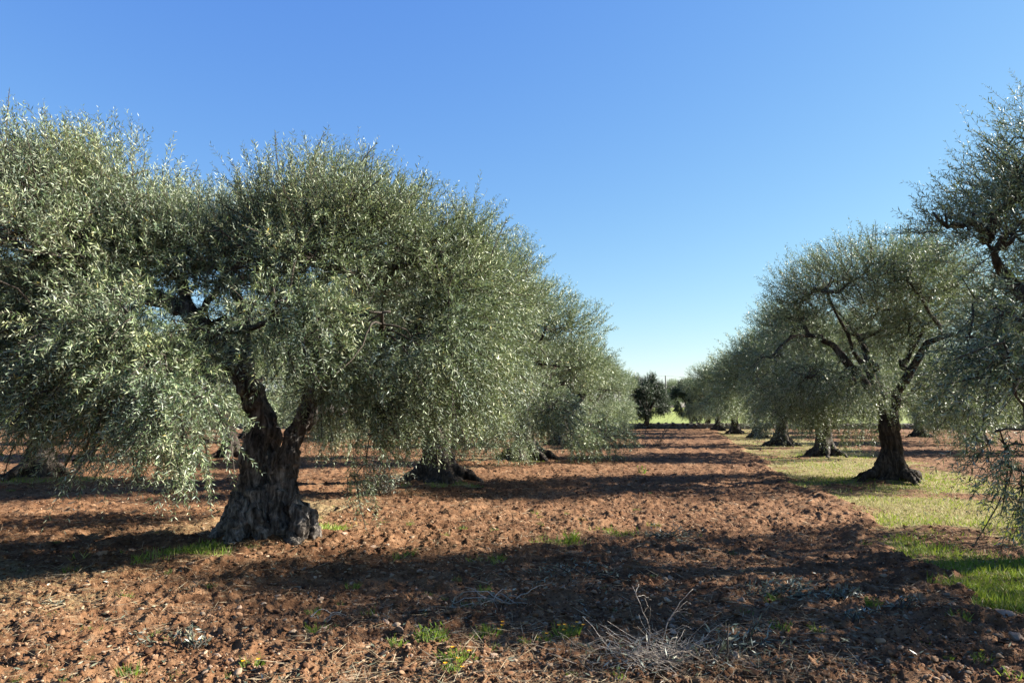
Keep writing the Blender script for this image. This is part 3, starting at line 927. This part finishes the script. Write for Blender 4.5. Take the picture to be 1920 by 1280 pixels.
def wall():
    rng = np.random.default_rng(7)
    a, b = np.array([-60., WALL_Y]), np.array([120., WALL_Y - 0])
    pos, size = [], []
    for layer, z in enumerate((.08, .26, .42)):
        x = a[0]
        while x < b[0]:
            s = rng.uniform(.15, .26)
            pos.append((x, WALL_Y + rng.normal(0, .05) + .22 * (rng.random() < .5) * (layer < 2), z + rng.normal(0, .03) + (.03 if layer == 2 and rng.random() < .3 else 0)))
            size.append(s)
            x += s * 1.65
    mb = MB()
    scatter_lumps(mb, np.array(pos), np.array(size), rng, LUMPS0, (.6, .9))
    r = empty('dry_stone_wall', (0, 0, 0))
    tag(r, 'low dry stone wall in shade closing the far end of the olive grove', 'wall')
    mb.v = [np.concatenate(mb.v)]; 
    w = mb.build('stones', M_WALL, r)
    core = MB()
    x0, x1, y0, y1, z1 = -60, 120, WALL_Y - .02, WALL_Y + .26, .52
    core.add([(x0, y0, -.1), (x1, y0, -.1), (x1, y1, -.1), (x0, y1, -.1), (x0, y0, z1), (x1, y0, z1), (x1, y1, z1), (x0, y1, z1)],
             [[0, 1, 5, 4], [1, 2, 6, 5], [2, 3, 7, 6], [3, 0, 4, 7], [4, 5, 6, 7], [3, 2, 1, 0]])
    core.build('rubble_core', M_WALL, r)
wall()

def pole():
    Y = 128.0
    b = at(1249, 770, Y); b[2] = .9
    top = at(1249, 704, Y)[2]
    r = empty('utility_pole', b)
    tag(r, 'thin utility pole with a crossarm rising above the far trees', 'utility pole')
    hh = top - b[2]
    mb = MB(); mb.tube([(0, 0, 0), (0, 0, hh * .5), (0, 0, hh)], [.15, .13, .10], 8); mb.build('post', M_POLE, r)
    mb = MB(); mb.tube([(-1.3, 0, hh - 2.1), (0, 0, hh - 2.05), (1.3, 0, hh - 2.1)], .07, 6); mb.build('crossarm', M_POLE, r)
    for x in (-1.2, 1.2):
        mb = MB(); mb.tube([(x, 0, hh - 2.1), (x, 0, hh - 1.7)], .09, 6); mb.build('insulator', M_POLE, r)
    for x, z in ((-1.2, hh - 1.7), (1.2, hh - 1.7), (0, hh)):
        mb = MB()
        pts = [(x + s * 55, 8 * abs(s), z - 1.2 * (1 - (2 * abs(s) - 1) ** 2)) for s in np.linspace(-1, 1, 25)]
        mb.tube(pts, .012, 4); mb.build('wire', M_POLE, r)
pole()

# ------------------------------------------------------------------ ground cover
def spread(n, rng, y0=4.0, y1=40.0, half=40.0, power=1.0):
    """points in the visible wedge, about equally many per picture row"""
    y = 1 / (1 / y1 + (1 / y0 - 1 / y1) * rng.random(n) ** power)
    x = y * np.tan(np.radians(rng.uniform(-half, half, n)))
    return x, y

def clods():
    rng = np.random.default_rng(301)
    x, y = spread(80000, rng, 3.6, 40)
    turf, dry = masks(x, y)
    keep = rng.random(len(x)) > turf * 1.1
    x, y = x[keep], y[keep]
    sz = np.clip(rng.lognormal(-4.55, .52, len(x)), .006, .036) * np.clip(.75 + .035 * y, .8, 1.8)
    pos = np.column_stack([x, y, ground_z(x, y) + sz * .15])
    mb = MB()
    big = sz > .022
    scatter_lumps(mb, pos[~big], sz[~big], rng, LUMPS0, (.45, .95))
    scatter_lumps(mb, pos[big], sz[big], rng, LUMPS1, (.55, .85))
    tag(mb.build('soil_clods', M_CLOD), 'crumbled clods of red earth and stone chips strewn over the ploughed soil', 'soil clods', kind='stuff')
clods()

def blades(mb, x, y, hgt, wid, rng, spreadv=.5, z=None):
    n = len(x)
    z = ground_z(x, y) if z is None else z
    A = norm(np.column_stack([rng.normal(0, spreadv, n), rng.normal(0, spreadv, n), np.ones(n)]))
    N = norm(rng.normal(size=(n, 3)) * [1, 1, .2])
    mb.leaves(np.column_stack([x, y, z - .005]), A, N, hgt, wid, .3)

def grass():
    rng = np.random.default_rng(302)
    x, y = spread(420000, rng, 4.2, 60)
    turf, dry = masks(x, y)
    n2 = fbm(xy0(x, y, 2.2), 3, 90)
    keep = (turf * (.35 + 1.2 * n2) > .32 + .35 * rng.random(len(x)))
    x, y = x[keep], y[keep]
    hh = rng.uniform(.03, .10, len(x)) * (.7 + .9 * fbm(xy0(x, y, 1.5), 2, 91)) * np.clip(1 + (9 - y) * .05, .9, 1.3)
    gz = .22 + 1.6 * (fbm(xy0(x, y, .55), 3, 93) - .38) + .8 * sstep(11.5, 9.5, y)
    for b in BASES:
        gz = gz + .75 * sstep(1.9, .7, np.hypot((x - b[0]) * .7, y - b[1] + .3))
    green = rng.random(len(x)) < np.clip(gz, .08, .95)
    wd = .0045 + .00055 * y
    mb = MB()
    blades(mb, x[green], y[green], hh[green], wd[green], rng, .55)
    tag(mb.build('grass', M_GRASS), 'short green grass on the unploughed strip and around the trunks', 'grass', kind='stuff')
    mb = MB()
    blades(mb, x[~green], y[~green], hh[~green] * .9, wd[~green], rng, .75)
    tag(mb.build('dry_grass', M_DRYGRASS), 'straw coloured dry grass bleached by the sun along the unploughed strip', 'grass', kind='stuff')
    # scattered thin weeds and straw over the ploughed part
    x, y = spread(24000, rng, 3.8, 38)
    turf, dry = masks(x, y)
    k = fbm(xy0(x, y, 1.1), 3, 92) + .6 * dry > .47
    x, y = x[k], y[k]
    n = len(x)
    ln = rng.uniform(.05, .24, n)
    a = rng.uniform(0, 6.28, n)
    A = norm(np.column_stack([np.cos(a), np.sin(a), rng.normal(.05, .16, n)]))
    mb = MB()
    mb.leaves(np.column_stack([x, y, ground_z(x, y) + .012]), A, norm(rng.normal(size=(n, 3)) * .5 + UP), ln, .0022 + .0004 * y, .5)
    tag(mb.build('straw_litter', M_STRAW), 'dry bleached stalks of dead grass lying loose on the soil', 'straw', kind='stuff')
    x, y = spread(2600, rng, 3.8, 16)
    k = fbm(xy0(x, y, 1.4), 3, 95) > .5
    x, y = x[k], y[k]
    n = len(x)
    a = rng.uniform(0, 6.28, n)
    A = norm(np.column_stack([np.cos(a), np.sin(a), rng.normal(.1, .25, n)]))
    mb = MB()
    mb.leaves(np.column_stack([x, y, ground_z(x, y) + .012]), A, norm(rng.normal(size=(n, 3)) * .6 + UP), rng.uniform(.04, .07, n), rng.uniform(.010, .015, n))
    tag(mb.build('leaf_litter', M_LEAF_CUT), 'fallen grey green olive leaves scattered on the soil', 'leaf litter', kind='stuff')
grass()

# --- stones one can tell apart, then the many small ones
def stone(px, py, size, label, seed, name='stone', flat=.6):
    g = ground_at(px, py)
    z = float(ground_z(g[0], g[1])[0])
    rng = np.random.default_rng(seed)
    v, f = lump(rng, (size, size * .8, size * flat), 2)
    mb = MB(); mb.add(v, None, f)
    o = mb.build(name, M_STONE)
    o.location = (g[0], g[1], z + size * flat * .25)
    o.rotation_euler = (0, 0, rng.uniform(0, 6.28))
    return tag(o, label, 'stone', 'larger pale stones on the soil')

ST = [(190, 1055, .075, 'blocky pale stone on the sunlit soil left of the cleft trunk'), (300, 1135, .06, 'angular pale stone at the shadow edge below the left grass patch'),
      (446, 1145, .045, 'small white stone in the sun below the dark shadow, left of centre'), (415, 1145, .035, 'small grey stone beside the small white stone below the shadow'),
      (382, 967, .06, 'pale flat stone just left of the flared cleft trunk'), (645, 1015, .085, 'pinkish stone in the grass right of the cleft trunk'),
      (30, 1048, .05, 'pinkish stone at the far left edge of the sunlit soil'), (1884, 1170, .075, 'large pale stone in the lower right corner of the ploughed ground'),
      (1745, 1200, .06, 'brown grey stone in the shaded lower right soil'), (1905, 1205, .06, 'long flat pale stone below the large corner stone'),
      (1870, 1204, .03, 'little white pebble left of the long flat pale stone'), (1255, 1090, .05, 'ochre stone in the deep shadow above the dry brush'),
      (790, 1085, .05, 'pale stone in the shade below right of the cleft trunk'), (700, 1037, .06, 'pink stone in dappled light right of the trunk roots'),
      (745, 1195, .055, 'pink flat stone in the sunlit soil near the bottom middle'), (805, 1130, .05, 'upright reddish stone at the lower shadow edge'),
      (245, 1040, .06, 'cream stone by the small weeds left of the grass patch'), (865, 957, .05, 'pale stone on the sunlit band before the second trunk'),
      (600, 1135, .045, 'white stone near the lower left of the tree shadow')]
for i, (px, py, s_, l_) in enumerate(ST):
    stone(px, py, s_, l_, 800 + i)

def small_stones():
    rng = np.random.default_rng(303)
    lib = [lump(np.random.default_rng(900 + i), (1, .8, .6), 1) for i in range(8)]
    mes = []
    for v, f in lib:
        mb = MB(); mb.add(v, None, f); me = mb.mesh('stone'); me.materials.append(M_STONE); mes.append(me)
    x, y = spread(900, rng, 4.0, 17)
    turf, _ = masks(x, y)
    k = (turf < .3) & (fbm(xy0(x, y, .8), 3, 97) > .47)
    x, y = x[k][:240], y[k][:240]
    for i in range(len(x)):
        o = bpy.data.objects.new('stone', mes[i % len(mes)])
        COL.objects.link(o)
        s_ = float(np.clip(rng.lognormal(-3.95, .40), .012, .042)) * (1 + .03 * float(y[i]))
        o.location = (x[i], y[i], float(ground_z(x[i], y[i])[0]) + s_ * .12)
        o.rotation_euler = (rng.normal(0, .3), rng.normal(0, .3), rng.uniform(0, 6.28))
        o.scale = (s_,) * 3
        tag(o, 'small pale pebble lying loose among the red clods', 'pebble', 'pebbles scattered over the ploughed soil')
small_stones()

# --- weeds
def weed(loc, rng, hgt, nb, wide, label, group, flowers=0, name='weed', dry=False):
    r = empty(name, loc)
    tag(r, label, 'weed', group)
    mb = MB()
    n = nb
    a = rng.uniform(0, 6.28, n); rr = rng.uniform(0, wide * .35, n)
    A = norm(np.column_stack([np.cos(a) * rng.uniform(.1, .9, n), np.sin(a) * rng.uniform(.1, .9, n), np.ones(n) * .9]))
    L = rng.uniform(.4, 1.0, n) * hgt
    mb.leaves(np.column_stack([np.cos(a) * rr, np.sin(a) * rr, np.full(n, -.01)]), A, norm(np.column_stack([-np.sin(a), np.cos(a), rng.normal(0, .5, n)])), L, np.full(n, hgt * .055 + .003), .4)
    # small side leaves up the blades
    m_ = n
    k = rng.integers(n, size=m_); t = rng.uniform(.3, .95, m_)
    P = np.column_stack([np.cos(a[k]) * rr[k], np.sin(a[k]) * rr[k], np.zeros(m_)]) + A[k] * (L[k] * t)[:, None]
    A2 = norm(A[k] * .5 + rng.normal(0, .8, (m_, 3)))
    mb.leaves(P, A2, norm(rng.normal(size=(m_, 3)) + UP), rng.uniform(.2, .35, m_) * hgt, rng.uniform(.06, .10, m_) * hgt, .45)
    mb.build('leaves', M_STRAW if dry else M_GREEN, r)
    for q in range(flowers):
        b = rng.integers(n)
        c = np.array([np.cos(a[b]) * rr[b], np.sin(a[b]) * rr[b], 0]) + A[b] * L[b]
        fb = MB()
        ph = np.arange(9) * 2 * math.pi / 9
        D = norm(np.column_stack([np.cos(ph), np.sin(ph), np.full(9, .25)]))
        fb.leaves(np.tile(c, (9, 1)), D, np.tile(UP, (9, 1)), np.full(9, .016), np.full(9, .008), .6)
        fb.build('flower', M_PETAL, r)
    return r

GW = 'small weeds sprouting from the ploughed soil'
wr = np.random.default_rng(304)
WD = [(810, 1225, .17, 60, .25, 'bright yellow green grass tuft in the sun, bottom middle', 0), (850, 1262, .12, 40, .22, 'broad leafed weed at the bottom edge left of the dry brush', 2),
      (1055, 1205, .16, 30, .2, 'orange flowered weed in the sun left of the dry brush', 6), (1075, 1195, .12, 24, .15, 'smaller orange flowered weed beside the first left of the brush', 4),
      (920, 1200, .12, 26, .18, 'orange flowered weed right of the bright grass tuft', 4), (850, 1280, .12, 24, .16, 'flowering weed cut by the bottom edge of the photo', 3),
      (1072, 1022, .22, 40, .2, 'upright green weed in the tree shadow, middle of the ploughed ground', 0), (1020, 1215, .10, 20, .15, 'low orange flowered sprig between two flowering weeds', 2),
      (600, 1195, .12, 30, .25, 'sunlit grass tuft by the fallen pale twig', 0), (745, 1238, .10, 22, .16, 'thin yellow green tuft left of the bright grass tuft', 0),
      (910, 1120, .10, 26, .18, 'green weed at the lower rim of the big shadow', 0), (1455, 1140, .13, 30, .22, 'grassy weed in deep shade below the row of grey sprigs', 0),
      (1465, 1192, .10, 26, .18, 'green weed in the shade right of the dry brush', 0), (1800, 1175, .12, 30, .2, 'green weed left of the large corner stone', 0),
      (1640, 1150, .12, 26, .16, 'slender green weed in the lower right shade', 0), (1625, 1030, .10, 22, .16, 'little green weed on the right part of the shadow', 0),
      (1840, 1255, .10, 20, .16, 'weed at the bottom right with a single flower', 1), (1535, 1200, .09, 16, .12, 'tiny orange flowered weed in the shaded soil', 2),
      (250, 1265, .12, 30, .25, 'green tuft at the bottom left edge of the photo', 0), (475, 1265, .10, 20, .2, 'small orange flowered weed at the bottom left', 2),
      (510, 1010, .20, 30, .25, 'leafy green sucker at the foot of the cleft trunk', 0), (1205, 890, .3, 16, .2, 'thin tall weed standing on the shadow band of the avenue', 0),
      (130, 1078, .10, 24, .2, 'low weed on the sunlit soil left of the grass patch', 0), (165, 1190, .10, 20, .2, 'green weed by the left sunlit clods', 0), (1225, 995, .10, 30, .3, 'green mat of weeds on the far rim of the big shadow', 0),
      (660, 1115, .10, 24, .2, 'weed in the middle of the dark shadow', 0), (770, 1050, .11, 26, .22, 'grassy weed in dappled shade right of the roots', 0), (930, 1055, .11, 26, .22, 'grassy weed in the shade at the centre of the photo', 0)]
for i, (px, py, hg, nb, wd, lb_, fl) in enumerate(WD):
    g = ground_at(px, py); g[2] = ground_z(g[0], g[1])[0]
    weed(g, wr, hg * .8, int(nb * 1.4), wd, lb_, GW, fl)
x, y = spread(420, wr, 4.2, 15)
turf, _ = masks(x, y)
k = (fbm(xy0(x, y, .8), 3, 98) > .5)
x, y = x[k][:80], y[k][:80]
protow = [weed((x[i], y[i], ground_z(x[i], y[i])[0]), wr, .05, 22, .14, 'tiny green seedling weed among the clods', 'seedling weeds among the clods') for i in range(4)]
for i in range(4, len(x)):
    dup(protow[i % 4], (x[i], y[i], ground_z(x[i], y[i])[0]), wr.uniform(0, 6.28), wr.uniform(.6, 1.5))

# --- cut branches and dry brush
def cut_branch(px, py, length, nst, nleaf, label, seed, lift=.10, leafy=True, dry=False, leafL=.06, yscale=1.0, name='cut_branch', spreadw=.5, direction=None):
    rng = np.random.default_rng(seed)
    g = ground_at(px, py); g[2] = ground_z(g[0], g[1])[0]
    r = empty(name, g)
    tag(r, label, 'cut branch' if name == 'cut_branch' else 'brushwood', 'pruned olive branches left on the soil')
    mb, lf = MB(), MB()
    P, A, N, L = [], [], [], []
    for k in range(nst):
        a = (direction if direction is not None else rng.uniform(0, 6.28)) + rng.normal(0, spreadw)
        d = np.array([math.cos(a), math.sin(a) * yscale, rng.uniform(.05, .75) * lift / .10 * .35])
        o = np.array([rng.normal(0, length * .14), rng.normal(0, length * .10 * yscale), .01])
        ln = length * rng.uniform(.45, 1.0) * .6
        pl = curve([o, o + d * ln * .5 + UP * rng.uniform(0, lift * .5), o + d * ln + rng.normal(0, .05 * length, 3) * [1, 1, .4]], 8, rng, .008 * length)
        pl[:, 2] = np.maximum(pl[:, 2], .004)
        mb.tube(pl, np.linspace(.006, .002, 8), 4, cap=False)
        if leafy:
            t = rng.integers(1, 8, nleaf)
            P.append(pl[t] + rng.normal(0, .008, (nleaf, 3)))
            A.append(norm(np.tile(d, (nleaf, 1)) * .6 + rng.normal(0, .6, (nleaf, 3))))
            N.append(norm(rng.normal(0, .7, (nleaf, 3)) + UP * .6))
            L.append(rng.uniform(.6, 1.1, nleaf) * leafL)
    mb.build('stems', M_DRYWOOD if dry else M_TWIG, r)
    if leafy:
        L = np.concatenate(L)
        lf.leaves(np.concatenate(P), np.concatenate(A), np.concatenate(N), L, L * .22)
        lf.build('leaves', M_LEAF_CUT, r)
    return r

cut_branch(708, 928, 1.15, 70, 30, 'heap of grey green pruned brushwood on the soil before the second trunk', 401, .5, name='brushwood', spreadw=3, leafL=.07)
cut_branch(1255, 1018, .7, 16, 16, 'grey cut olive branch lying at the far rim of the big shadow', 402, .12, spreadw=3)
cut_branch(1415, 1130, .6, 9, 22, 'silvery cut olive branch in the shade, left end of a row of three sprigs', 403, .16, spreadw=.4, direction=.1)
cut_branch(1478, 1128, .6, 9, 22, 'silvery cut olive branch in the shade, middle of a row of three sprigs', 404, .16, spreadw=.6, direction=.4)
cut_branch(1560, 1130, .5, 8, 18, 'silvery cut olive branch in the shade, right end of a row of three sprigs', 405, .12, spreadw=.4, direction=.2)
cut_branch(1100, 1090, .9, 14, 12, 'matted pale pruned twigs in the centre of the big shadow', 406, .10, spreadw=3)
cut_branch(355, 1222, .3, 7, 14, 'small silvery olive sprig on the sunlit soil, bottom left', 407, .2, spreadw=.8, direction=1.2)
cut_branch(270, 1195, .4, 4, 14, 'slim olive sprig lying left of the small silvery sprig', 408, .1, spreadw=.5, direction=.4)
cut_branch(70, 1140, .35, 4, 14, 'olive sprig on the sunlit soil at the far left', 409, .1, spreadw=.5, direction=.6)
cut_branch(600, 1172, .36, 3, 2, 'pale bare fallen twig on the sunlit soil', 410, .12, dry=True, spreadw=.12, direction=.35)
cut_branch(1600, 1175, .35, 6, 14, 'grey olive sprig in the shade of the lower right', 411, .14, spreadw=.9, direction=1.0)
cut_branch(1690, 1150, .35, 6, 10, 'grey twiggy sprig beside the brown grey stone', 412, .16, spreadw=.9, direction=1.2)
cut_branch(1225, 838, 2.6, 40, 12, 'low heap of grey prunings far along the avenue', 413, .5, name='brushwood', spreadw=3, leafL=.10)
cut_branch(1180, 835, 1.4, 20, 10, 'smaller heap of pale prunings left of the far heap', 414, .5, name='brushwood', spreadw=3, leafL=.10)
cut_branch(930, 1140, .7, 14, 5, 'tangle of thin grey twigs at the lower rim of the big shadow', 415, .1, dry=True, spreadw=3)

cut_branch(1395, 1228, .42, 6, 9, 'pale leafed sprig standing out of the right side of the dry brush', 416, .3, spreadw=.8, direction=.6)
cut_branch(1345, 1268, .40, 6, 9, 'pale leafed sprig at the bottom edge in the dry brush', 417, .3, spreadw=.9, direction=.5)

def dry_brush():
    g = ground_at(1250, 1262); g[2] = ground_z(g[0], g[1])[0]
    rng = np.random.default_rng(420)
    r = empty('dry_brush', g)
    tag(r, 'tangled heap of bleached dry twigs at the bottom edge of the photo', 'dry brush')
    mb = MB()
    for k in range(190):
        o = np.array([rng.normal(0, .18), rng.normal(-.06, .11), rng.uniform(0, .09)])
        a = rng.uniform(0, 6.28)
        d = np.array([math.cos(a), math.sin(a) * .7, abs(rng.normal(.12, .28))])
        ln = rng.uniform(.10, .38)
        pl = curve([o, o + d * ln * .5 + rng.normal(0, .03, 3), o + d * ln + rng.normal(0, .05, 3)], 7, rng, .006)
        pl[:, 2] = np.maximum(pl[:, 2], .003)
        mb.tube(pl, np.linspace(.0022, .0009, 7), 4, cap=False)
    tag(mb.build('twigs', M_DRYWOOD, r), kind='stuff')
    lf = MB()
    n = 260
    P = np.column_stack([rng.normal(.12, .34, n), rng.normal(-.05, .16, n), rng.uniform(.02, .14, n)])
    L = rng.uniform(.035, .075, n)
    lf.leaves(P, norm(rng.normal(size=(n, 3)) + [.2, 0, .3]), norm(rng.normal(size=(n, 3)) + UP * .5), L, L * .17)
    lf.build('leaves', M_LEAF_CUT, r)

def dry_stalk(pts, side, label, r0=.0042):
    """an upright bare branch; pts and side twigs are pixels, all standing about 4.9 m away"""
    Y = ground_at(1240, 1262)[1]
    base = at(*pts[0], Y)
    rng = np.random.default_rng(int(pts[0][0]))
    base[2] = min(base[2], ground_z(base[0], base[1])[0])
    r = empty('dry_stalk', base)
    tag(r, label, 'dry stalk', 'bare dry branches sticking up from the brush')
    q = np.array([at(px, py, Y + .03 * i) - base for i, (px, py) in enumerate(pts)]); q[0] = 0
    mb = MB()
    mb.tube(curve(q, 14, rng, .003), np.linspace(r0, r0 * .45, 14), 5)
    mb.build('stem', M_DRYWOOD, r)
    for k, s_ in enumerate(side):
        q = np.array([at(px, py, Y + .03 + (.05 if k % 2 else -.05) * i) - base for i, (px, py) in enumerate(s_)])
        mb = MB()
        mb.tube(curve(q, 9, rng, .003), np.linspace(r0 * .55, r0 * .25, 9), 4)
        mb.build('side_twig', M_DRYWOOD, r)

dry_brush()
dry_stalk([(1185, 1285), (1212, 1225), (1218, 1190), (1208, 1150), (1192, 1112), (1186, 1098)], [[(1207, 1148), (1215, 1135), (1208, 1120)], [(1195, 1117), (1208, 1116), (1222, 1124)], [(1216, 1172), (1219, 1150), (1220, 1136)], [(1192, 1112), (1198, 1094)]],
          'taller bare dry branch sticking up on the left of the brush heap')
dry_stalk([(1238, 1285), (1242, 1205), (1252, 1165), (1275, 1130), (1300, 1103)], [[(1252, 1165), (1272, 1148), (1298, 1150)], [(1258, 1158), (1285, 1128), (1296, 1133)], [(1246, 1190), (1280, 1172), (1296, 1178)], [(1262, 1148), (1290, 1140)]],
          'forked bare dry branch sticking up on the right of the brush heap')
